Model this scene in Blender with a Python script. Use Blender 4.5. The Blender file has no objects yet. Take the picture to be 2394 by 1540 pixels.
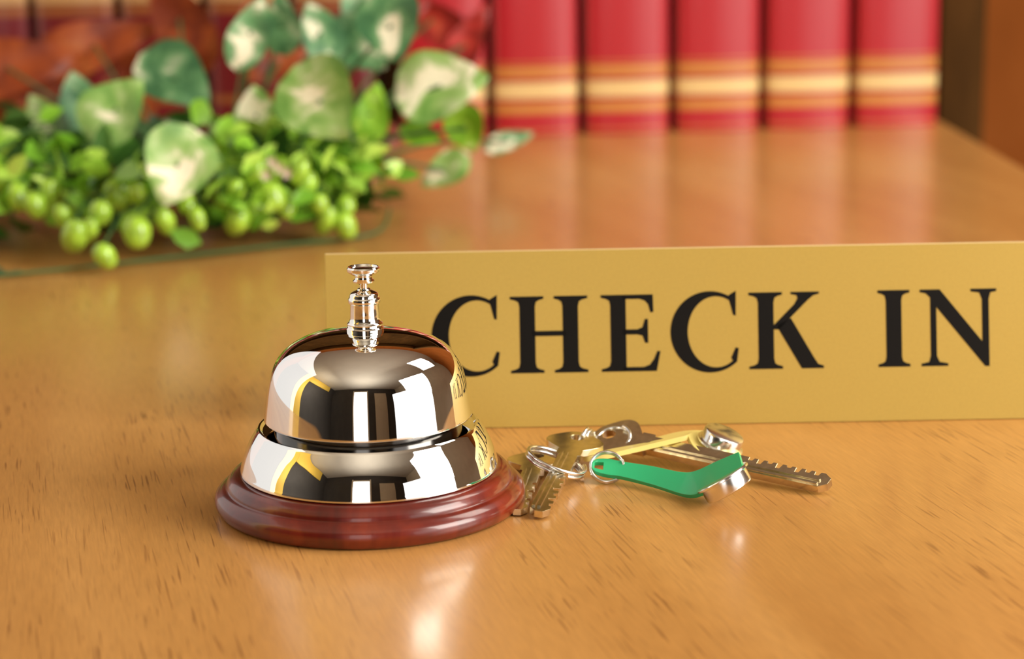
import bpy, bmesh, math, random
from mathutils import Vector, Matrix, Euler
random.seed(7)
S=bpy.context.scene
S.view_settings.view_transform='Standard'
COL=S.collection

# ------------------------------------------------------------------ materials
def mat(name):
    m=bpy.data.materials.new(name); m.use_nodes=True
    nt=m.node_tree; b=nt.nodes['Principled BSDF']
    return m,nt,b
def N(nt,t,**kw):
    n=nt.nodes.new(t)
    for k,v in kw.items():
        if k in n.inputs: n.inputs[k].default_value=v
        else: setattr(n,k,v)
    return n
def ramp(nt,stops,interp='LINEAR'):
    n=nt.nodes.new('ShaderNodeValToRGB'); cr=n.color_ramp; cr.interpolation=interp
    while len(cr.elements)<len(stops): cr.elements.new(0.5)
    for e,(p,c) in zip(cr.elements,stops):
        e.position=p; e.color=(c[0],c[1],c[2],1) if not isinstance(c,(int,float)) else (c,c,c,1)
    return n
def simple(name,col,rough=.5,metal=0.,coat=0.,noise=0.,nscale=50.,bump=0.,spec=.5):
    m,nt,b=mat(name)
    b.inputs['Roughness'].default_value=rough; b.inputs['Metallic'].default_value=metal
    b.inputs['Coat Weight'].default_value=coat; b.inputs['Specular IOR Level'].default_value=spec
    tc=N(nt,'ShaderNodeTexCoord'); nz=N(nt,'ShaderNodeTexNoise',Scale=nscale,Detail=4.)
    nt.links.new(tc.outputs['Object'],nz.inputs['Vector'])
    d=noise
    r=ramp(nt,[(.3,tuple(c*(1-d) for c in col)),(.7,tuple(min(1,c*(1+d)) for c in col))])
    nt.links.new(nz.outputs['Fac'],r.inputs['Fac']); nt.links.new(r.outputs['Color'],b.inputs['Base Color'])
    if bump:
        bp=N(nt,'ShaderNodeBump',Strength=bump,Distance=.0002)
        nt.links.new(nz.outputs['Fac'],bp.inputs['Height']); nt.links.new(bp.outputs['Normal'],b.inputs['Normal'])
    return m

def table_mat():
    m,nt,b=mat('table_beech_veneer'); L=nt.links.new
    tc=N(nt,'ShaderNodeTexCoord')
    rot=N(nt,'ShaderNodeMapping'); rot.inputs['Rotation'].default_value=(0,0,math.radians(-13.5))
    L(tc.outputs['Object'],rot.inputs['Vector'])
    def sc(x,y,z=1):
        q=N(nt,'ShaderNodeMapping'); q.inputs['Scale'].default_value=(x,y,z); L(rot.outputs['Vector'],q.inputs['Vector']); return q
    a=sc(16,1.6); n1=N(nt,'ShaderNodeTexNoise',Scale=1.,Detail=5.,Roughness=.55,Distortion=.6); L(a.outputs[0],n1.inputs['Vector'])
    r1=ramp(nt,[(.25,(.51,.228,.054)),(.5,(.59,.283,.074)),(.75,(.67,.34,.100))]); L(n1.outputs['Fac'],r1.inputs['Fac'])
    f=sc(1100,70); n2=N(nt,'ShaderNodeTexNoise',Scale=1.,Detail=3.,Roughness=.6); L(f.outputs[0],n2.inputs['Vector'])
    r2=ramp(nt,[(.3,.87),(.7,1.06)]); L(n2.outputs['Fac'],r2.inputs['Fac'])
    mx=N(nt,'ShaderNodeMixRGB',blend_type='MULTIPLY'); mx.inputs[0].default_value=1; L(r1.outputs[0],mx.inputs[1]); L(r2.outputs[0],mx.inputs[2])
    # pores
    g=sc(1100,36); n3=N(nt,'ShaderNodeTexNoise',Scale=1.,Detail=1.,Distortion=.3); L(g.outputs[0],n3.inputs['Vector'])
    r3=ramp(nt,[(.62,0.),(.67,1.)]); L(n3.outputs['Fac'],r3.inputs['Fac'])
    k=sc(22,8); n4=N(nt,'ShaderNodeTexNoise',Scale=1.,Detail=2.); L(k.outputs[0],n4.inputs['Vector'])
    r4=ramp(nt,[(.42,0.),(.62,1.)]); L(n4.outputs['Fac'],r4.inputs['Fac'])
    mm=N(nt,'ShaderNodeMath',operation='MULTIPLY'); L(r3.outputs[0],mm.inputs[0]); L(r4.outputs[0],mm.inputs[1])
    m2=N(nt,'ShaderNodeMath',operation='MULTIPLY'); L(mm.outputs[0],m2.inputs[0]); m2.inputs[1].default_value=.70
    mx2=N(nt,'ShaderNodeMixRGB',blend_type='MIX'); L(m2.outputs[0],mx2.inputs[0]); L(mx.outputs[0],mx2.inputs[1]); mx2.inputs[2].default_value=(.20,.07,.018,1)
    L(mx2.outputs[0],b.inputs['Base Color'])
    b.inputs['Roughness'].default_value=.40
    b.inputs['Coat Weight'].default_value=.45; b.inputs['Coat Roughness'].default_value=.17
    bp=N(nt,'ShaderNodeBump',Strength=.12,Distance=.0003); L(n2.outputs['Fac'],bp.inputs['Height']); L(bp.outputs['Normal'],b.inputs['Normal'])
    return m
def wood(name,c1,c2,c3,scale=(6,60,60),rough=.35,coat=.3,dist=1.5,spec=.5):
    m,nt,b=mat(name); L=nt.links.new
    tc=N(nt,'ShaderNodeTexCoord'); q=N(nt,'ShaderNodeMapping'); q.inputs['Scale'].default_value=scale; L(tc.outputs['Object'],q.inputs['Vector'])
    n=N(nt,'ShaderNodeTexNoise',Scale=1.,Detail=6.,Roughness=.6,Distortion=dist); L(q.outputs[0],n.inputs['Vector'])
    r=ramp(nt,[(.3,c1),(.5,c2),(.7,c3)]); L(n.outputs['Fac'],r.inputs['Fac']); L(r.outputs[0],b.inputs['Base Color'])
    b.inputs['Roughness'].default_value=rough; b.inputs['Coat Weight'].default_value=coat; b.inputs['Coat Roughness'].default_value=.08
    b.inputs['Specular IOR Level'].default_value=spec
    return m
def leaf_mat(name,green,dark,cream,thr):
    m,nt,b=mat(name); L=nt.links.new
    tc=N(nt,'ShaderNodeTexCoord'); sp=N(nt,'ShaderNodeSeparateXYZ'); L(tc.outputs['Object'],sp.inputs[0])
    oi=N(nt,'ShaderNodeObjectInfo')
    ad=N(nt,'ShaderNodeVectorMath',operation='ADD'); L(tc.outputs['Object'],ad.inputs[0])
    mu=N(nt,'ShaderNodeMath',operation='MULTIPLY'); L(oi.outputs['Random'],mu.inputs[0]); mu.inputs[1].default_value=20
    cb=N(nt,'ShaderNodeCombineXYZ'); L(mu.outputs[0],cb.inputs[0]); L(mu.outputs[0],cb.inputs[2]); L(cb.outputs[0],ad.inputs[1])
    nz=N(nt,'ShaderNodeTexNoise',Scale=2.4,Detail=4.,Distortion=.6); L(ad.outputs[0],nz.inputs['Vector'])
    ab=N(nt,'ShaderNodeMath',operation='ABSOLUTE'); L(sp.outputs['X'],ab.inputs[0])
    m1=N(nt,'ShaderNodeMath',operation='MULTIPLY'); L(ab.outputs[0],m1.inputs[0]); m1.inputs[1].default_value=.42
    s=N(nt,'ShaderNodeMath',operation='SUBTRACT'); L(nz.outputs['Fac'],s.inputs[0]); L(m1.outputs[0],s.inputs[1])
    mid=tuple((g*.7+c*.3) for g,c in zip(green,cream))
    r=ramp(nt,[(thr-.18,dark),(thr-.07,green),(thr+.01,mid),(thr+.05,cream)]); L(s.outputs[0],r.inputs['Fac'])
    L(r.outputs[0],b.inputs['Base Color']); b.inputs['Roughness'].default_value=.45; b.inputs['Specular IOR Level'].default_value=.35
    return m
def island_mat(name,c1,c2,c3,rough=.35):
    m,nt,b=mat(name); L=nt.links.new
    g=N(nt,'ShaderNodeNewGeometry'); r=ramp(nt,[(0.,c1),(.5,c2),(1.,c3)]); L(g.outputs['Random Per Island'],r.inputs['Fac'])
    L(r.outputs[0],b.inputs['Base Color']); b.inputs['Roughness'].default_value=rough
    return m
def book_mat(name,red,bands,gold1,gold2):
    m,nt,b=mat(name); L=nt.links.new
    tc=N(nt,'ShaderNodeTexCoord'); sp=N(nt,'ShaderNodeSeparateXYZ'); L(tc.outputs['Object'],sp.inputs[0])
    mu=N(nt,'ShaderNodeMath',operation='MULTIPLY'); L(sp.outputs['Z'],mu.inputs[0]); mu.inputs[1].default_value=4.
    st=[(0.,red)]
    for z0,z1,c in bands:
        st+= [(z0*4,c),(z1*4,red)]
    r=ramp(nt,st,'CONSTANT'); L(mu.outputs[0],r.inputs['Fac'])
    L(r.outputs[0],b.inputs['Base Color']); b.inputs['Roughness'].default_value=.36; b.inputs['Coat Weight'].default_value=.4; b.inputs['Coat Roughness'].default_value=.2
    b.inputs['Sheen Weight'].default_value=.12
    nz=N(nt,'ShaderNodeTexNoise',Scale=400.,Detail=2.); L(tc.outputs['Object'],nz.inputs['Vector'])
    bp=N(nt,'ShaderNodeBump',Strength=.1,Distance=.0005); L(nz.outputs['Fac'],bp.inputs['Height']); L(bp.outputs['Normal'],b.inputs['Normal'])
    return m
def emis(name,col,s):
    m,nt,b=mat(name); b.inputs['Base Color'].default_value=(*col,1); b.inputs['Emission Color'].default_value=(*col,1); b.inputs['Emission Strength'].default_value=s
    return m

M_table=table_mat()
M_mahog=wood('mahogany_lacquer',(.06,.005,.002),(.14,.010,.004),(.26,.030,.009),scale=(50,50,7),rough=.3,coat=.55,dist=.8)
M_chrome=simple('polished_chrome',(.94,.94,.93),rough=.02,metal=1.)
M_chrome2=simple('polished_nickel',(.93,.92,.89),rough=.05,metal=1.)
M_steel=simple('satin_steel',(.84,.83,.81),rough=.2,metal=1.,noise=.05)
M_brasskey=simple('worn_nickel_brass',(.76,.68,.50),rough=.22,metal=1.,noise=.15,nscale=300,bump=.15)
M_black=simple('dark_polished_collar',(.10,.095,.09),rough=.12,metal=1.)
M_gold=simple('brushed_gold_plate',(.545,.365,.072),rough=.45,metal=.25,noise=.025,nscale=900,bump=.08)
M_goldedge=simple('pale_cut_edge',(.80,.62,.32),rough=.5)
M_ink=simple('black_engraved_ink',(.006,.005,.004),rough=.7,spec=.15)
M_green=simple('green_plastic',(.035,.54,.22),rough=.35,coat=.2)
M_yellow=simple('yellow_plastic',(.95,.78,.24),rough=.35,coat=.2)
M_pages=simple('book_pages',(.70,.60,.42),rough=.8,noise=.1,nscale=400)
M_case=wood('dark_bookcase_wood',(.055,.024,.005),(.08,.034,.007),(.11,.046,.010),scale=(20,20,3),rough=.8,coat=0.,spec=.1)
M_wallwood=wood('brown_wood_panel',(.30,.08,.013),(.35,.095,.016),(.40,.115,.022),scale=(8,8,1.5),rough=.8,coat=0.,spec=.1)
M_wall=simple('warm_beige_wall',(.55,.46,.34),rough=.8,noise=.05,nscale=4)
M_darkwall=simple('dark_brown_wall',(.045,.038,.032),rough=.7,noise=.1,nscale=4)
M_ceil=simple('beige_ceiling',(.60,.53,.42),rough=.9,noise=.03,nscale=3)
M_yelreflect=simple('golden_yellow_reflection_strip',(.85,.55,.08),rough=.6,noise=.03,nscale=3)  # colour of the added strips that mirror as a yellow arch
M_floor=wood('dark_floorboards',(.08,.04,.02),(.12,.06,.03),(.16,.08,.04),scale=(3,20,3),rough=.5)

# ------------------------------------------------------------------ helpers
def obj(name,me,m=None,parent=None,loc=None,rot=None):
    o=bpy.data.objects.new(name,me)
    if m is not None and me is not None and hasattr(me,'materials') and len(me.materials)==0:
        me.materials.append(m)
    COL.objects.link(o)
    if loc is not None: o.location=loc
    if rot is not None: o.rotation_euler=rot
    if parent is not None: o.parent=parent
    return o
def top(o,label,cat,group=None):
    o['label']=label; o['category']=cat
    if group: o['group']=group
def mesh_from(verts,faces,name='mesh',smooth=None):
    me=bpy.data.meshes.new(name); me.from_pydata([tuple(v) for v in verts],[],faces); me.validate(); me.update()
    if smooth is not None:
        me.shade_smooth(); me.set_sharp_from_angle(angle=math.radians(smooth))
    return me
def lathe(profile,seg=128,name='lathe',smooth=40):
    vs=[];fs=[];rings=[]
    for r,z in profile:
        if r<1e-7:
            rings.append([len(vs)]); vs.append((0,0,z))
        else:
            ring=[]
            for i in range(seg):
                a=2*math.pi*i/seg; ring.append(len(vs)); vs.append((r*math.cos(a),r*math.sin(a),z))
            rings.append(ring)
    for A,B in zip(rings,rings[1:]):
        for i in range(seg):
            j=(i+1)%seg
            if len(A)==1 and len(B)==1: continue
            if len(A)==1: fs.append((A[0],B[j],B[i]))
            elif len(B)==1: fs.append((A[i],A[j],B[0]))
            else: fs.append((A[i],A[j],B[j],B[i]))
    me=mesh_from(vs,fs,name)
    bm=bmesh.new(); bm.from_mesh(me); bmesh.ops.recalc_face_normals(bm,faces=bm.faces); bm.to_mesh(me); bm.free()
    me.shade_smooth(); me.set_sharp_from_angle(angle=math.radians(smooth))
    return me
def catmull(pts,n=8):
    out=[]; P=[pts[0]]+list(pts)+[pts[-1]]
    for i in range(1,len(P)-2):
        p0,p1,p2,p3=[Vector(q) for q in P[i-1:i+3]]
        for k in range(n):
            t=k/n
            out.append(.5*((2*p1)+(-p0+p2)*t+(2*p0-5*p1+4*p2-p3)*t*t+(-p0+3*p1-3*p2+p3)*t**3))
    out.append(Vector(pts[-1])); return out
def box_me(sx,sy,sz,bev=0.,seg=2,name='box',off=(0,0,0)):
    bm=bmesh.new(); bmesh.ops.create_cube(bm,size=1.)
    for v in bm.verts: v.co=Vector((v.co.x*sx+off[0],v.co.y*sy+off[1],v.co.z*sz+off[2]))
    if bev>0: bmesh.ops.bevel(bm,geom=bm.edges[:],offset=bev,segments=seg,profile=.5,affect='EDGES')
    me=bpy.data.meshes.new(name); bm.to_mesh(me); bm.free()
    if bev>0:
        me.shade_smooth(); me.set_sharp_from_angle(angle=math.radians(35))
    return me
def prism(poly,th,name='prism',bev=0.,z0=0.):
    bm=bmesh.new()
    vs=[bm.verts.new((x,y,z0)) for x,y in poly]
    f=bm.faces.new(vs)
    if f.normal.z<0: f.normal_flip()
    r=bmesh.ops.extrude_face_region(bm,geom=[f])
    for v in [g for g in r['geom'] if isinstance(g,bmesh.types.BMVert)]: v.co.z+=th
    bmesh.ops.recalc_face_normals(bm,faces=bm.faces)
    if bev>0: bmesh.ops.bevel(bm,geom=[e for e in bm.edges if abs(e.verts[0].co.z-e.verts[1].co.z)<1e-9],offset=bev,segments=2,affect='EDGES')
    bmesh.ops.triangulate(bm,faces=[f for f in bm.faces if len(f.verts)>4])
    me=bpy.data.meshes.new(name); bm.to_mesh(me); bm.free()
    return me
def tube(points,rad,seg=10,name='tube',closed=False):
    pts=[Vector(p) for p in points]; n=len(pts); vs=[];fs=[]
    rads=rad if isinstance(rad,(list,tuple)) else [rad]*n
    prev=None
    for i,p in enumerate(pts):
        a=pts[(i-1)%n] if (closed or i>0) else p; b=pts[(i+1)%n] if (closed or i<n-1) else p
        t=(b-a).normalized()
        if prev is None:
            u=t.orthogonal().normalized()
        else:
            u=(prev-t*prev.dot(t)).normalized()
        prev=u; w=t.cross(u)
        for k in range(seg):
            an=2*math.pi*k/seg; vs.append(p+(u*math.cos(an)+w*math.sin(an))*rads[i])
    for i in range(n if closed else n-1):
        j=(i+1)%n
        for k in range(seg):
            l=(k+1)%seg; fs.append((i*seg+k,i*seg+l,j*seg+l,j*seg+k))
    if not closed:
        fs.append(tuple(range(seg))[::-1]); fs.append(tuple((n-1)*seg+k for k in range(seg)))
    return mesh_from(vs,fs,name,smooth=50)
def empty(name,loc):
    o=bpy.data.objects.new(name,None); o.empty_display_size=.02; COL.objects.link(o); o.location=loc; return o

# ------------------------------------------------------------------ room
def struct(name,me,m,loc):
    o=obj(name,me,m,loc=loc); o['kind']='structure'; return o
X0,X1,Y0,Y1,Z0,Z1=-2.2,2.2,-2.2,2.3,-.74,1.9
struct('floor',box_me(X1-X0,Y1-Y0,.05),M_floor,((X0+X1)/2,(Y0+Y1)/2,Z0-.025))
struct('ceiling',box_me(X1-X0,Y1-Y0,.05),M_ceil,((X0+X1)/2,(Y0+Y1)/2,Z1+.025))
struct('wall_back',box_me(X1-X0,.05,Z1-Z0),M_wallwood,(0,Y1+.025,(Z0+Z1)/2))
struct('wall_left',box_me(.05,Y1-Y0,Z1-Z0),M_darkwall,(X0-.025,(Y0+Y1)/2,(Z0+Z1)/2))
struct('wall_right',box_me(.05,Y1-Y0,Z1-Z0),M_wall,(X1+.025,(Y0+Y1)/2,(Z0+Z1)/2))
struct('wall_front',box_me(X1-X0,.05,Z1-Z0),M_darkwall,(0,Y0-.025,(Z0+Z1)/2))
struct('window_1',box_me(.75,.03,2.2),emis('bright_daylight_pane',(1,.99,.97),2.0),(-.25,Y0+.02,.40))
ti=1
for x,z,sx,sz in [(-.66,.45,.07,2.34),(.16,.45,.07,2.34),(-.25,1.54,.75,.07),(-.25,-.71,.75,.05)]:
    struct('trim_and_reflection_strip_%d'%ti,box_me(sx,.06,sz,.008),M_wall,(x,Y0+.03,z)); ti+=1
struct('trim_and_reflection_strip_%d'%ti,box_me(.05,.55,2.6,.01),M_yelreflect,(X0+.03,.45,.57)); ti+=1  # this and the next: unseen yellow strips added for the dome reflection
struct('trim_and_reflection_strip_%d'%ti,box_me(.05,1.75,.5,.01),M_yelreflect,(X0+.03,-.70,1.62)); ti+=1
struct('tan_reflection_panel_1',box_me(.75,.04,2.1,.006),M_wall,(.95,Y0+.02,.31))  # unseen beige panel added to put a tan reflection on the bell

# ------------------------------------------------------------------ table
def rounded(x0,y0,x1,y1,r,n=10):
    out=[]
    for cx,cy,a0 in [(x1-r,y1-r,0),(x0+r,y1-r,90),(x0+r,y0+r,180),(x1-r,y0+r,270)]:
        for i in range(n+1):
            a=math.radians(a0+90*i/n); out.append((cx+r*math.cos(a),cy+r*math.sin(a)))
    return out
table=empty('desk',(-.274,.8,-.74)); top(table,'honey-coloured wooden desk with glossy veneer top and rounded corners','desk')
tt=prism(rounded(-.626,-.75,.624,.975,.07),.03,'desktop',bev=.003)
obj('tabletop',tt,M_table,table,loc=(0,0,.71))
leg=prism([(-.025,-.025),(.025,-.025),(.025,.025),(-.025,.025)],.709,'desk_leg',bev=.003)
for i,(x,y) in enumerate([(-.56,-.68),(.56,-.68),(-.56,.90),(.56,.90)]):
    obj('leg',leg,M_wallwood,table,loc=(x,y,0))

# ------------------------------------------------------------------ bookcase behind the desk
bc=empty('bookcase',(-.30,1.96,-.74)); top(bc,'dark stained wooden bookcase standing behind the desk','bookcase')
for x in (-.70,.70): obj('side_panel',box_me(.04,.30,1.9,.002),M_case,bc,loc=(x,0,.95))
obj('back_panel',box_me(1.36,.015,1.9),M_case,bc,loc=(0,.14,.95))
for z in (.05,.72,1.2,1.88): obj('shelf',box_me(1.36,.28,.022,.002),M_case,bc,loc=(0,0,z))

# ------------------------------------------------------------------ books
red=(.48,.012,.022); gold=(.62,.25,.05); cream=(.84,.60,.25); dk=(.25,.01,.012)
bands=[(.003,.0045,gold),(.0168,.0250,gold),(.0265,.0275,dk),(.0290,.0415,cream),(.0428,.0438,dk),(.0455,.0535,gold),(.056,.057,gold),(.19,.198,gold),(.20,.213,cream),(.215,.223,gold)]
M_book=book_mat('red_leather_cover',red,bands,gold,cream)
M_book2=book_mat('maroon_leather_cover',(.16,.005,.010),[(.03,.036,(.30,.09,.02)),(.099,.106,(.30,.09,.02)),(.108,.117,(.55,.32,.12)),(.119,.126,(.30,.09,.02)),(.2,.21,gold)],gold,cream)
def book_cover(w,h,d):
    out=[];t=.0025
    n=14
    for i in range(n+1):
        a=math.pi*(i/n); x=-w/2*math.cos(a); out.append((x,-.009*math.sin(a)**.8 if 0<i<n else 0)); 
    outer=[(-w/2,d),( -w/2,.012),(-w/2+.0015,.006)]+[(p[0]*.985,p[1]) for p in out]+[(w/2-.0015,.006),(w/2,.012),(w/2,d)]
    inner=[(w/2-t,d),(w/2-t,.004),(0,-.009+t+.001),(-w/2+t,.004),(-w/2+t,d)]
    return prism(outer+inner,h,'book_cover',bev=.0006)
def pages(w,h,d):
    return box_me(w-.0056,d-.008,h-.008,.0008,1,'book_pages',off=(0,.0045+(d-.008)/2,h/2))
H=.245
cov=book_cover(.0660,H,.155); pg=pages(.0660,H,.155); cov.materials.append(M_book); pg.materials.append(M_pages)
def put_books(cov,pg,locs,label,group,rz):
    for i,(x,y) in enumerate(locs):
        o=bpy.data.objects.new('book',None); o.empty_display_size=.02
        COL.objects.link(o); o.location=(x,y,.0); o.rotation_euler=(0,0,rz)
        c=obj('cover',cov,None,o); p=obj('page_block',pg,None,o)
        top(o,label,'book',group)
locs=[]
for i in range(6):
    x=.3065-.0712*i
    locs.append((x,1.588+.077*(x+.013)+.009))
put_books(cov,pg,locs,'thick red leather book with gold and cream spine bands','row of red books on the desk',math.radians(4.4))
cov2=book_cover(.062,.235,.15); pg2=pages(.062,.235,.15); cov2.materials.append(M_book2); pg2.materials.append(M_pages)
locs=[(-.134-.066*i,1.60-.002*i) for i in range(9)]
put_books(cov2,pg2,locs,'dark maroon leather book with gold and cream spine bands','row of maroon books on the desk',0)

# ------------------------------------------------------------------ call bell
bell=empty('call_bell',(-.0473,.6462,0)); top(bell,'polished chrome service bell on a round mahogany base, beside keys','call bell')
prof=[(0,0),(.0480,0),(.0492,.0005)]+[tuple(p) for p in catmull([(.0498,.0013),(.0507,.0036),(.0502,.0058),(.0486,.0074),(.0474,.0080)],6)]+\
     [(.0470,.0081),(.0467,.0084),(.0466,.0092)]+[tuple(p) for p in catmull([(.0462,.0099),(.0452,.0112),(.0436,.0121),(.0415,.0124)],6)]+[(0,.0124)]
obj('wooden_base',lathe(prof,160,'wooden_base',32),M_mahog,bell)
fl=[(.0408,.0126),(.0418,.0126),(.0421,.0129),(.0421,.0134)]+[tuple(p) for p in catmull([(.0419,.0140),(.0406,.0183),(.0387,.0225),(.0362,.0266)],8)]+[(.0357,.0271),(.0351,.0271),(.0343,.0262),(.0,.0260)]
obj('metal_base_plate',lathe(fl,192,'metal_base_plate',40),M_chrome,bell)
obj('inner_collar',lathe([(.0,.0261),(.0305,.0261),(.0305,.0325),(.0,.0325)],96,'inner_collar',40),M_black,bell)
dm=[(.0322,.0307),(.0326,.0297),(.0334,.0296),(.0337,.0299)]
zb,Hh,Rr=.0301,.0281,.0337
K=120
for i in range(0,K):
    t=i/K; s=1-(1-t)**2.5 if i else 0
    dm.append((Rr*(1-.11*s)*(1-s**4.5)**(1/2.4),zb+Hh*s))
dm.append((0,zb+Hh)); 
dm=[(0,.0560)]+[(max(0,(r-.0012)),z-.0016) for r,z in reversed(dm[6:-2])]+dm
obj('bell_dome',lathe(dm,256,'bell_dome',50),M_chrome,bell)
st=[(0,.0572),(.0058,.0572),(.0061,.0580),(.0061,.0590),(.0057,.0594),(.0058,.0599),(.0058,.0604),(.0055,.0608)]+[tuple(p) for p in catmull([(.0052,.0610),(.0048,.0620),(.0047,.0635),(.0046,.0655),(.0046,.0668)],5)]+\
   [(.0050,.0670),(.0052,.0674),(.0052,.0684),(.0050,.0688)]+[tuple(p) for p in catmull([(.0048,.0690),(.0044,.0702),(.0030,.0710),(.0022,.0713)],5)]+[(.0020,.0718),(.0013,.0720),(0,.0720)]
obj('plunger_housing',lathe(st,96,'plunger_housing',30),M_chrome2,bell)
kn=[(0,.0716),(.0013,.0716),(.0013,.0731),(.0026,.0735),(.0034,.0739),(.0035,.0744),(.0028,.0750),(.0026,.0756)]+[tuple(p) for p in catmull([(.0027,.0758),(.0040,.0765),(.0051,.0773),(.0053,.0779)],5)]+[(.0053,.0784),(.0049,.0789),(.0047,.0788),(.0044,.0783),(0,.0785)]
obj('plunger_button',lathe(kn,96,'plunger_button',30),M_chrome2,bell)

# ------------------------------------------------------------------ CHECK IN sign
U=.0001588
sign=empty('desk_sign',(-.0690,.7360,0)); top(sign,'gold desk sign reading CHECK IN in black serif capitals','sign')
LEAN=math.radians(-12)
W,Hs,T=1800*U,411*U,.0022
def leanobj(o): o.rotation_euler=(math.radians(90)+LEAN,0,0)
pl=prism([(0,0),(W,0),(W,Hs),(0,Hs)],T,'sign_plate',bev=.0001,z0=-T)
pl.materials.append(M_gold)
plate=obj('sign_plate',pl,None,sign); leanobj(plate); plate.location=(0,0,.0002)
be=obj('sign_backing',prism([(0,0),(W,0),(W,Hs+3*U),(0,Hs+3*U)],.0012,'sign_backing',z0=-T-.0013),M_goldedge,sign); leanobj(be); be.location=(0,0,.0002)
foot=obj('easel_foot',prism([(.0045,0),(.032,0),(.018,.050),(.0148,.050)],.12,'easel_foot'),M_goldedge,sign)
foot.matrix_local=Matrix.Translation((W/2-.06,0,.0001))@Matrix(((0,0,1,0),(1,0,0,0),(0,1,0,0),(0,0,0,1)))
def arc(cx,cy,rx,ry,a0,a1,n):
    return [(cx+rx*math.cos(math.radians(a0+(a1-a0)*i/n)),cy+ry*math.sin(math.radians(a0+(a1-a0)*i/n))) for i in range(n+1)]
def stem(xa,xb,sl,sr,y0=0,y1=179,st=6,stl=None,strr=None):
    b=12
    stl=sl if stl is None else stl; strr=sr if strr is None else strr
    P=[(xa-sl,y0),(xb+sr,y0),(xb+sr,y0+st),(xb+sr*.45,y0+st+3),(xb+sr*.12,y0+st+b*.6),(xb,y0+st+b+6)]
    P+=[(xb,y1-st-b-6),(xb+strr*.12,y1-st-b*.6),(xb+strr*.45,y1-st-3),(xb+strr,y1-st),(xb+strr,y1),(xa-stl,y1),(xa-stl,y1-st),(xa-stl*.45,y1-st-3),(xa-stl*.12,y1-st-b*.6),(xa,y1-st-b-6)]
    P+=[(xa,y0+st+b+6),(xa-sl*.12,y0+st+b*.6),(xa-sl*.45,y0+st+3),(xa-sl,y0+st)]
    out=[]
    for p in P:
        if not out or (abs(p[0]-out[-1][0])+abs(p[1]-out[-1][1]))>1e-6: out.append(p)
    return out
def letter_C(x):
    o=[(153,184),(146,180),(138,175)]+arc(92,89,92,95,62,312,46)+[(158,50),(151,52)]
    poly=o+[(140,28)]+arc(106,89,66,83,305,62,40)+[(140,152),(146,128),(152,126)]
    return [(x+a,b) for a,b in poly]
def sh(P,x): return [(x+a,b) for a,b in P]
LET=[[letter_C(245)],
 [sh(stem(22,58,22,20),428),sh(stem(122,158,20,22),428),sh([(50,86),(130,86),(130,98),(50,98)],428)],
 [sh(stem(22,58,22,0.01,stl=22,strr=0.01),639),
  sh([(50,0),(128,0),(137,46),(130,47),(122,28),(112,15),(98,10),(50,10)],639),
  sh([(50,179),(121,179),(122,138),(115,137),(110,156),(102,165),(90,169),(50,169)],639),
  sh([(50,86),(84,86),(96,83),(102,66),(109,66),(109,122),(102,122),(96,103),(84,98),(50,98)],639)],
 [letter_C(800)],
 [sh(stem(22,58,22,20),982),
  sh([(56,92),(70,92),(138,160),(150,170),(164,174),(164,179),(98,179),(98,174),(112,171),(114,164),(106,150),(56,100)],982),
  sh([(68,103),(98,118),(150,26),(160,10),(173,6),(173,0),(122,0),(66,98)],982)],
 [sh(stem(19,55,19,19),1282)],
 [sh([(0,179),(0,173),(14,170),(24,160),(24,24),(20,10),(2,6),(2,0),(64,0),(64,6),(44,10),(38,24),(38,138),(150,-2),(160,-2),(160,155),(164,170),(178,173),(178,179),(118,179),(118,173),(138,170),(144,155),(144,56),(52,172),(46,179)],1380)]]
for polys in LET:
    bm=bmesh.new()
    for P in polys:
        vs=[bm.verts.new((a*1.006*U,(b+126)*U,0)) for a,b in P]
        f=bm.faces.new(vs); f.normal_update()
        if f.normal.z<0: f.normal_flip()
        r=bmesh.ops.extrude_face_region(bm,geom=[f])
        for v in [g for g in r['geom'] if isinstance(g,bmesh.types.BMVert)]: v.co.z+=.00012
    bmesh.ops.triangulate(bm,faces=[f for f in bm.faces if len(f.verts)>4])
    bmesh.ops.recalc_face_normals(bm,faces=bm.faces)
    me=bpy.data.meshes.new('letter'); bm.to_mesh(me); bm.free()
    le=obj('letter',me,M_ink,sign); leanobj(le); le.location=(0,0,.0002)

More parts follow.
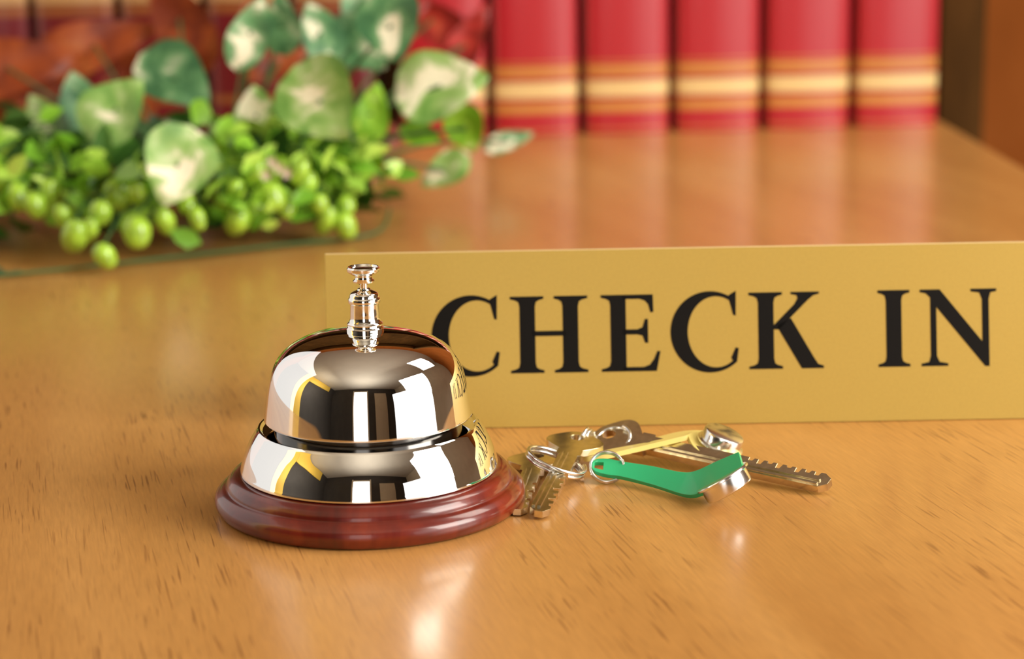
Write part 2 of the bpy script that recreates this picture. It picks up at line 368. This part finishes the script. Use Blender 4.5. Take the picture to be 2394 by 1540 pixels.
# ------------------------------------------------------------------ keys
def key_mesh(L,bow_r,bw,teeth,thick=.0021,side=1,seglen=.0036):
    me=bpy.data.meshes.new('key')
    bm=bmesh.new()
    nn=40; hole=bow_r*.28; hc=(0,bow_r*.42)
    outer=[]
    half=bw/2
    for i in range(nn):
        a=2*math.pi*i/nn+math.pi/2; rr=bow_r*(1+.06*math.cos(4*a)); outer.append((rr*math.cos(a)*1.08,rr*math.sin(a)))
    inner=[(hc[0]+hole*math.cos(2*math.pi*i/nn+math.pi/2),hc[1]+hole*math.sin(2*math.pi*i/nn+math.pi/2)) for i in range(nn)]
    ov=[bm.verts.new((x,y,0)) for x,y in outer]; iv=[bm.verts.new((x,y,0)) for x,y in inner]
    for i in range(nn):
        j=(i+1)%nn; bm.faces.new((ov[i],ov[j],iv[j],iv[i]))
    r=bmesh.ops.extrude_face_region(bm,geom=bm.faces[:])
    for v in [g for g in r['geom'] if isinstance(g,bmesh.types.BMVert)]: v.co.z+=thick
    y0=-bow_r*.9; y1=-L
    P=[(-half*1.3,y0),( -half*1.3,y0-.005),(-half,y0-.0055)]
    m=len(teeth)
    y=y1+.003+seglen*m
    left=[(-half,y)]
    for k,t in enumerate(teeth):
        left+=[(-half+t,y-seglen*.10),(-half+t,y-seglen*.45),(-half+.0002,y-seglen*.55),(-half+.0002,y-seglen)]; y-=seglen
    left+=[(-half*.4,y1),(half*.4,y1)]
    right=[(half,y1+.0025),(half,y0-.0055),(half*1.3,y0-.005),(half*1.3,y0)]
    poly=P+left+right
    if side<0: poly=[(-x,yy) for x,yy in poly]
    vs=[bm.verts.new((x,yy,0.0001)) for x,yy in poly]; f=bm.faces.new(vs)
    r=bmesh.ops.extrude_face_region(bm,geom=[f])
    for v in [g for g in r['geom'] if isinstance(g,bmesh.types.BMVert)]: v.co.z+=thick
    for xx in (half*.18*side,half*.72*side):
        q=[bm.verts.new((xx+a*half*.16,yy,thick)) for a,yy in ((-1,y0-.004),(1,y0-.004),(1,y1+.003),(-1,y1+.003))]
        ff=bm.faces.new(q); r=bmesh.ops.extrude_face_region(bm,geom=[ff])
        for v in [g for g in r['geom'] if isinstance(g,bmesh.types.BMVert)]: v.co.z+=.0007
    bmesh.ops.recalc_face_normals(bm,faces=bm.faces)
    bmesh.ops.bevel(bm,geom=[e for e in bm.edges if e.calc_face_angle(0)>.9],offset=.00012,segments=2,affect='EDGES')
    bmesh.ops.triangulate(bm,faces=[f for f in bm.faces if len(f.verts)>4])
    bm.to_mesh(me); bm.free(); me.shade_smooth(); me.set_sharp_from_angle(angle=math.radians(30))
    return me
def place_dir(o,bow,tip,roll=0.):
    b=Vector(bow);t=Vector(tip); y=(b-t).normalized(); z=Vector((0,0,1)); z=(z-y*z.dot(y)).normalized(); x=y.cross(z)
    M=Matrix((x,y,z)).transposed().to_4x4(); o.matrix_world=Matrix.Translation(b)@M@Matrix.Rotation(roll,4,'Y')
T1=[.0012,.0020,.0010,.0024,.0014,.0022,.0012]; T2=[.0014,.0009,.0018,.0010,.0015,.0010]; T3=[.0016,.0024,.0013,.0026,.0012,.0026,.0016,.0020]
k1=obj('key',key_mesh(.064,.0088,.0066,T1,.0023,-1,.0044),M_brasskey); place_dir(k1,(.0210,.6865,.0062),(.0078,.6265,.0010),.10)
k2=obj('key',key_mesh(.055,.0088,.0064,T2,.0021,-1,.0042),M_brasskey); place_dir(k2,(.0075,.6830,.0012),(.0008,.6300,.0003),0)
k3=obj('key',key_mesh(.083,.0088,.0074,T3,.0028,-1,.0036),M_brasskey); place_dir(k3,(.0370,.6960,.0050),(.1040,.6465,.0020),-.38)
top(k1,'worn brass house key lying on top of another key','key','keys on the rings')
top(k2,'worn brass house key lying half under another key by the bell','key','keys on the rings')
top(k3,'long brass key with cut teeth lying under plastic tags','key','keys on the rings')
def ring(center,ax,by,R,r=.00062,turns=2):
    a=Vector(ax).normalized(); b=Vector(by); b=(b-a*b.dot(a)).normalized(); n=a.cross(b); pts=[]
    m=48*turns
    for i in range(m+5):
        t=2*math.pi*i/48; pts.append(a*math.cos(t)*R+b*math.sin(t)*R+n*(i/48-turns/2)*r*2.05)
    return obj('key_ring',tube(pts,r,8,'key_ring'),M_steel,loc=center)
r1=ring((.0140,.6665,.0066),(.0095,-.0022,-.0040),(0,1,.05),.0102,.0007)
r2=ring((.0312,.6655,.0050),(1,-.1,-.1),(0,.6,.7),.0056,.0005)
r3=ring((.0248,.6960,.0055),(.35,-.4,.9),(.4,.9,.1),.0046,.0006)
r4=ring((.0350,.6950,.0060),(.9,.2,.35),(-.2,.85,.4),.0062,.00065)
for q in (r1,r2,r3,r4): top(q,'double-coil steel split ring joining keys and tags','key ring','split rings')
def tag(name,path,widths,m,base,button,bdir,brad,bth):
    th=.0017
    e=empty(name,base); B=Vector(base)
    P=catmull([Vector(p)-B for p in path],6); Wd=catmull([Vector(q) for q in widths],6); n=len(P)
    bm=bmesh.new(); rows=[]
    for i in range(n):
        t=(P[min(i+1,n-1)]-P[max(i-1,0)]).normalized(); nr=t.cross(Wd[i]).normalized()
        rows.append([bm.verts.new(P[i]+Wd[i]*s+nr*th/2*q) for s,q in ((-.5,-1),(-.25,-1),(.0,-1),(.25,-1),(.5,-1),(.5,1),(.25,1),(0,1),(-.25,1),(-.5,1))])
    hole=(4,10)
    for i in range(n-1):
        for k in range(10):
            l=(k+1)%10
            if hole[0]<=i<hole[1] and k in (1,2,6,7): continue
            bm.faces.new((rows[i][k],rows[i][l],rows[i+1][l],rows[i+1][k]))
    for i in range(*hole):
        for a,b in ((1,8),(3,6)): bm.faces.new((rows[i][a],rows[i+1][a],rows[i+1][b],rows[i][b]))
    for i in hole:
        for a,b,c,d in ((1,2,7,8),(2,3,6,7)): bm.faces.new((rows[i][a],rows[i][b],rows[i][c],rows[i][d]))
    bm.faces.new(rows[0]); bm.faces.new(rows[-1][::-1])
    bmesh.ops.recalc_face_normals(bm,faces=bm.faces)
    me=bpy.data.meshes.new('plastic_strip'); bm.to_mesh(me); bm.free()
    s=obj('plastic_strip',me,m,e)
    me.shade_smooth(); me.set_sharp_from_angle(angle=math.radians(50))
    bv=s.modifiers.new('bevel','BEVEL'); bv.width=.0003; bv.segments=2; bv.limit_method='ANGLE'
    d=Vector(bdir).normalized()
    pr=[(0,-bth/2),(brad*1.12,-bth/2),(brad*1.15,-bth/2+.0003),(brad*1.15,-bth/2+.0009),(brad,-bth/2+.0012),(brad,bth/2-.0009),(brad*.96,bth/2-.0003),(brad*.86,bth/2),(0,bth/2)]
    c=obj('steel_button',lathe(pr,64,'steel_button',35),M_steel,e); c.location=Vector(button)-B
    c.rotation_mode='QUATERNION'; c.rotation_quaternion=Vector((0,0,1)).rotation_difference(d)
    return e
w1=Vector((.10,.85,.44))*.0100
g=tag('key_tag',[(.0263,.6672,.0048),(.0277,.6668,.0048),(.0315,.6655,.0046),(.0365,.6630,.0044),(.0460,.6560,.0042),(.0555,.6460,.0043),(.0602,.6420,.0060),(.0660,.6395,.0098),(.0735,.6385,.0144)],
      [w1*.25,w1*.62,w1*.80,w1*.76,w1*.90,Vector((.0,.0110,.0043)),Vector((0,.0128,.0036)),Vector((0,.0138,.0026)),Vector((0,.0105,.0016))],M_green,(.05,.65,0),
      (.0683,.6365,.0072),(.50,-.20,-.85),.0082,.0058)
top(g,'green plastic key tag with a round steel button','key tag','plastic key tags')
y0=Vector((.0,.0110,-.0015))
g=tag('key_tag',[(.0238,.6820,.0034),(.0252,.6820,.0036),(.0288,.6825,.0040),(.0335,.6835,.0046),(.0450,.6870,.0062),(.0590,.6900,.0086),(.0640,.6895,.0088),(.0680,.6830,.0070),(.0725,.6740,.0044)],
      [y0*.25,y0*.55,y0*.75,y0*.85,y0,y0*1.1,Vector((.008,.008,-.001)),Vector((.0125,.0075,0)),Vector((.0105,.0055,0))],M_yellow,(.05,.685,0),
      (.0720,.6840,.0090),(.35,-.15,.92),.0072,.0052)
top(g,'yellow plastic key tag with a round steel button','key tag','plastic key tags')

# ------------------------------------------------------------------ artificial plant
plant=empty('artificial_plant',(-.17,1.17,0)); top(plant,'artificial ivy spray with variegated leaves and green berries on the desk','plant')
PB=Vector((-.17,1.17,0))
ML1=leaf_mat('variegated_leaf_green',(.30,.50,.13),(.15,.33,.06),(.92,.88,.64),.485)
ML2=leaf_mat('variegated_leaf_bluegreen',(.13,.31,.12),(.05,.16,.06),(.86,.82,.60),.50)
ML3=leaf_mat('fresh_leaf_green',(.34,.62,.05),(.20,.44,.02),(.64,.82,.30),.60)
ML4=leaf_mat('autumn_leaf_rust',(.36,.065,.010),(.20,.028,.006),(.44,.11,.018),.55)
ML5=leaf_mat('autumn_leaf_red',(.52,.035,.028),(.26,.018,.012),(.66,.11,.05),.62)
def leafmesh(name,asp,m,curl=.12,n=14,k=6):
    vs=[];fs=[]
    for i in range(n+1):
        t=i/n; y=t
        wd=asp*.5*(math.sin(math.pi*min(1,t**.72))**.75)*(1.0-.12*t) if 0<t<1 else .001
        for j in range(-k,k+1):
            s=j/k; x=wd*s
            z=curl*(abs(s)**1.5)*wd*1.6 - curl*1.2*(t-.4)**2 + .02*math.sin(9*t+2*s)
            vs.append((x,y-.5,z))
    c=2*k+1
    for i in range(n):
        for j in range(c-1):
            a=i*c+j; fs.append((a,a+1,a+c+1,a+c))
    me=mesh_from(vs,fs,name,smooth=180); me.materials.append(m); return me
cache={}
def leaf(x,y,z,lpx,wpx,ang,kind,tilt=(0,0)):
    s=lpx*y/4800; asp=round(wpx/lpx*1.05,1)
    key=(asp,kind.name)
    if key not in cache: cache[key]=leafmesh('leaf_'+kind.name,asp,kind)
    o=obj('leaf',cache[key],None,plant)
    M=Matrix.Rotation(math.radians(tilt[0]),4,'X')@Matrix.Rotation(math.radians(tilt[1]),4,'Z')@Matrix.Rotation(math.radians(90),4,'X')@Matrix.Rotation(math.radians(ang-90),4,'Z')
    o.matrix_local=Matrix.Translation(Vector((x,y,z))-PB)@M@Matrix.Scale(s,4)
    return o
LV=[(-.0392,1.2,.0792,230,185,8,ML1),(-.1022,1.12,.0802,215,195,-55,ML1),(-.141,1.15,.0694,150,120,95,ML1),(-.1936,1.2,.0868,205,150,-38,ML2),
(-.1426,1.15,.1158,205,100,75,ML2),(-.0642,1.15,.1179,185,150,-80,ML2),(-.1739,1.07,.0533,205,170,-108,ML1),(-.22,1.15,.0743,190,160,50,ML1),
(-.2500,1.2,.0700,180,120,100,ML2),(-.2833,1.25,.0589,130,90,120,ML1),(-.0248,1.2,.0539,120,100,-75,ML3),(-.0396,1.25,.0225,140,75,212,ML1),
(-.0919,1.25,.0995,190,120,-40,ML2),(-.1125,1.25,.1076,160,100,110,ML2),(0,1.35,.027,130,55,20,ML2),(-.0795,1.2,.0639,150,90,80,ML3),
(-.130,1.2,.1165,150,100,100,ML2),(-.052,1.21,.050,110,60,-20,ML3),(-.118,1.19,.055,150,100,60,ML3),(-.155,1.2,.052,150,110,30,ML3),(-.20,1.2,.05,160,110,150,ML2),(-.235,1.2,.05,130,90,40,ML3),
(-.2795,1.4,.0903,330,130,20,ML4),(-.319,1.4,.0593,360,140,30,ML4),(-.221,1.4,.1067,280,130,120,ML4),(-.054,1.5,.0966,240,90,150,ML5),(-.150,1.35,.0811,180,90,20,ML4),
(-.258,1.4,.064,260,120,100,ML4),(-.1027,1.4,.030,220,90,170,ML4),(-.0895,1.3,.1246,170,110,100,ML2),(-.03,1.48,.080,220,80,60,ML5),(-.17,1.38,.10,220,90,80,ML4),
(-.08,1.45,.10,220,90,30,ML5),(-.05,1.46,.055,160,80,110,ML5),
(-.33,1.36,.080,380,150,12,ML4),(-.30,1.37,.050,300,120,-25,ML4)]
for i,t in enumerate(LV):
    leaf(*t,tilt=(random.uniform(-30,0),random.uniform(-20,28)))
M_berry=simple('green_berry',(.38,.64,.05),rough=.22,coat=.5,noise=.3,nscale=1.5)
bp=[(0,-1.1),(.35,-1.05),(.75,-.75),(1,-.1),(.92,.45),(.6,.85),(.25,1.0),(.12,.97),(0,.9)]
bme=lathe([tuple(p) for p in catmull(bp,4)],24,'berry',60); bme.materials.append(M_berry)
BR=[(-.2300,1.070,.0168,40),(-.2109,1.050,.0095,32),(-.2119,1.100,.0347,40),(-.1972,1.070,.0185,42),(-.2177,1.080,.0275,34),(-.1856,1.090,.0207,30),(-.1479,1.100,.0183,36),(-.1385,1.110,.0224,36),(-.1299,1.110,.0305,36),(-.1387,1.110,.0433,32),(-.1128,1.130,.0328,34),(-.1027,1.130,.0132,30),(-.0920,1.130,.0093,32),(-.0920,1.140,.0195,28),(-.1752,1.100,.0282,28),(-.2798,1.120,.0415,36),(-.2686,1.110,.0322,32),(-.2853,1.120,.0475,30),(-.2571,1.100,.0288,32),(-.2515,1.110,.0352,30),(-.155,1.105,.028,28),(-.123,1.12,.022,26),(-.24,1.09,.024,26),(-.20,1.09,.036,28),(-.29,1.10,.030,32),(-.222,1.07,.020,26),(-.148,1.10,.036,26),(-.105,1.12,.024,26),(-.115,1.12,.042,26),(-.168,1.09,.022,24)]
stems=[]
for x,y,z,r in BR:
    s=r*y/4800*.82; el=random.uniform(1.05,1.5)
    o=obj('berry',bme,None,plant); o.matrix_local=Matrix.Translation(Vector((x,y,max(z,s*1.6)))-PB)@Euler((random.uniform(-.6,.6),random.uniform(-.6,.6),0)).to_matrix().to_4x4()@Matrix.Diagonal((s,s,s*el,1))
    stems.append((Vector((x,y,max(z,s*1.6)+s)),Vector((x*.8-.17*.2+random.uniform(-.01,.01),y+.07,z+.015))))
M_fl=simple('pale_pink_flower',(.80,.62,.52),rough=.6)
bm=bmesh.new()
for c in [(-.1277,1.10,.0502),(-.1197,1.10,.0439),(-.124,1.10,.047),(-.131,1.10,.043)]:
    for k in range(6):
        a=k*math.pi/3; q=Vector(c)-PB
        p=[q,q+Vector((math.cos(a-.4)*.002,-.001,math.sin(a-.4)*.002)),q+Vector((math.cos(a)*.004,-.002,math.sin(a)*.004)),q+Vector((math.cos(a+.4)*.002,-.001,math.sin(a+.4)*.002))]
        bm.faces.new([bm.verts.new(v) for v in p])
me=bpy.data.meshes.new('flower'); bm.to_mesh(me); bm.free(); obj('flower',me,M_fl,plant)
def foliage(name,count,fn,m,size):
    bm=bmesh.new()
    for _ in range(count):
        c=fn(); L=random.uniform(*size); wd=L*random.uniform(.45,.7)
        R=Euler((random.uniform(-.2,1.5),random.uniform(-1.2,1.2),random.uniform(0,6.28))).to_matrix()
        pts=[(0,0,0),(wd*.5,L*.35,.1*L),(wd*.38,L*.7,.06*L),(0,L,-.05*L),(-wd*.38,L*.7,.06*L),(-wd*.5,L*.35,.1*L)]
        v=[bm.verts.new(Vector(c)-PB+R@Vector(p)) for p in pts]; mid=bm.verts.new(Vector(c)-PB+R@Vector((0,L*.5,0)))
        for i in range(6): bm.faces.new((v[i],v[(i+1)%6],mid))
    for v in bm.verts:
        if v.co.z<.0006: v.co.z=.0006+random.random()*.001
    me=bpy.data.meshes.new(name); bm.to_mesh(me); bm.free(); me.shade_smooth()
    o=obj(name,me,m,plant); o['kind']='stuff'; return o
CL=[(-.29,1.14,.045),(-.275,1.12,.032),(-.26,1.13,.045),(-.245,1.12,.032),(-.225,1.11,.032),(-.205,1.11,.030),(-.19,1.12,.038),(-.165,1.12,.032),(-.15,1.12,.042),(-.14,1.12,.030),(-.13,1.13,.045),(-.12,1.14,.030),(-.105,1.14,.040),(-.095,1.15,.030),(-.084,1.16,.036),(-.125,1.16,.055),(-.16,1.15,.05),(-.30,1.16,.055),(-.10,1.17,.05),(-.31,1.14,.030),(-.15,1.11,.020)]
def f_bright():
    c=random.choice(CL)
    return (c[0]+random.gauss(0,.007),c[1]+random.gauss(0,.012),max(.006,c[2]+random.gauss(0,.008)))
M_f1=island_mat('fresh_small_leaves',(.14,.36,.02),(.32,.62,.05),(.58,.82,.14))
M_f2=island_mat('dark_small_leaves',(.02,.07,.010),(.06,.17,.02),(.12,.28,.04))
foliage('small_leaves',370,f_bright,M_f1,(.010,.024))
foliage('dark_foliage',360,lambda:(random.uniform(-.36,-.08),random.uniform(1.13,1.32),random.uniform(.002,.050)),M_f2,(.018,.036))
M_stem=simple('green_stem',(.05,.13,.04),rough=.5)
bm=bmesh.new()
def add_tube(pts,r):
    me=tube([p-PB for p in catmull(pts,6)],r,6); bm.from_mesh(me); bpy.data.meshes.remove(me)
for a,b in stems: add_tube([a,(a+b)/2+Vector((0,0,.006)),b],.0007)
for t in LV:
    a=Vector(t[:3]); b=Vector((-.17+(a.x+.17)*.35,1.22,.02)); add_tube([a,(a+b)/2+Vector((0,0,.01)),b],.0011)
add_tube([Vector((-.34,1.02,.0016)),Vector((-.264,1.042,.0016)),Vector((-.2,1.075,.0016)),Vector((-.13,1.115,.0016)),Vector((-.078,1.143,.0022)),Vector((-.07,1.18,.01))],.0010)
add_tube([Vector((-.33,1.10,.02)),Vector((-.275,1.06,.0016)),Vector((-.255,1.05,.0016))],.0010)
add_tube([Vector((-.30,1.14,.03)),Vector((-.285,1.08,.012)),Vector((-.262,1.045,.0018))],.0009)
me=bpy.data.meshes.new('stems'); bm.to_mesh(me); bm.free(); obj('stems',me,M_stem,plant)
bpy.context.view_layer.update()
mz=min((c.matrix_world@v.co).z for c in plant.children for v in c.data.vertices)
if mz<0.0002: plant.location.z+= .0002-mz

# ------------------------------------------------------------------ lights
def area(name,loc,target,sx,sy,power,col):
    l=bpy.data.lights.new(name,'AREA'); l.shape='RECTANGLE'; l.size=sx; l.size_y=sy; l.energy=power; l.color=col
    o=bpy.data.objects.new(name,l); COL.objects.link(o); o.location=loc
    o.rotation_euler=(Vector(target)-Vector(loc)).to_track_quat('-Z','Y').to_euler(); return o
area('key_softbox',(1.28,.15,.72),(0,.8,0),.90,.90,32,(1,.95,.87))
area('right_reflection_fill',(1.02,.00,.12),(0,.65,.05),1.15,.80,4.6,(1,.97,.93))  # added area light, unseen; whitens the right side of the dome
area('left_softbox',(-1.05,1.15,.50),(0,.7,.2),1.4,1.4,5.2,(1,.97,.93))
area('back_fill',(1.0,1.15,1.25),(0,1.5,0),.6,.6,9,(1,.93,.82))  # added fill light that brightens the books and plant
area('ceiling_bounce_fill',(0,-.9,.9),(0,-.6,1.9),.8,.8,17,(1,.96,.90))  # added upward fill, brightens ceiling and upper walls for the chrome
area('left_wall_fill',(-1.1,-.1,.9),(-2.2,-.1,1.0),.8,.8,17,(1,.93,.8))  # added fill turned away from the bell, brightens the yellow strips
W_=bpy.data.worlds.new('world'); S.world=W_; W_.use_nodes=True
W_.node_tree.nodes['Background'].inputs[0].default_value=(1,.9,.75,1); W_.node_tree.nodes['Background'].inputs[1].default_value=.15

# ------------------------------------------------------------------ camera
cd=bpy.data.cameras.new('camera'); cam=bpy.data.objects.new('camera',cd); COL.objects.link(cam)
cd.sensor_width=36; cd.lens=72.18; cd.clip_start=.02
cam.matrix_world=Matrix.Translation((0,0,.2015))@Matrix.Rotation(math.radians(90-12.57),4,'X')@Matrix.Rotation(math.radians(-1.0),4,'Z')
cd.dof.use_dof=True; cd.dof.focus_distance=.668; cd.dof.aperture_fstop=9.5
S.camera=cam
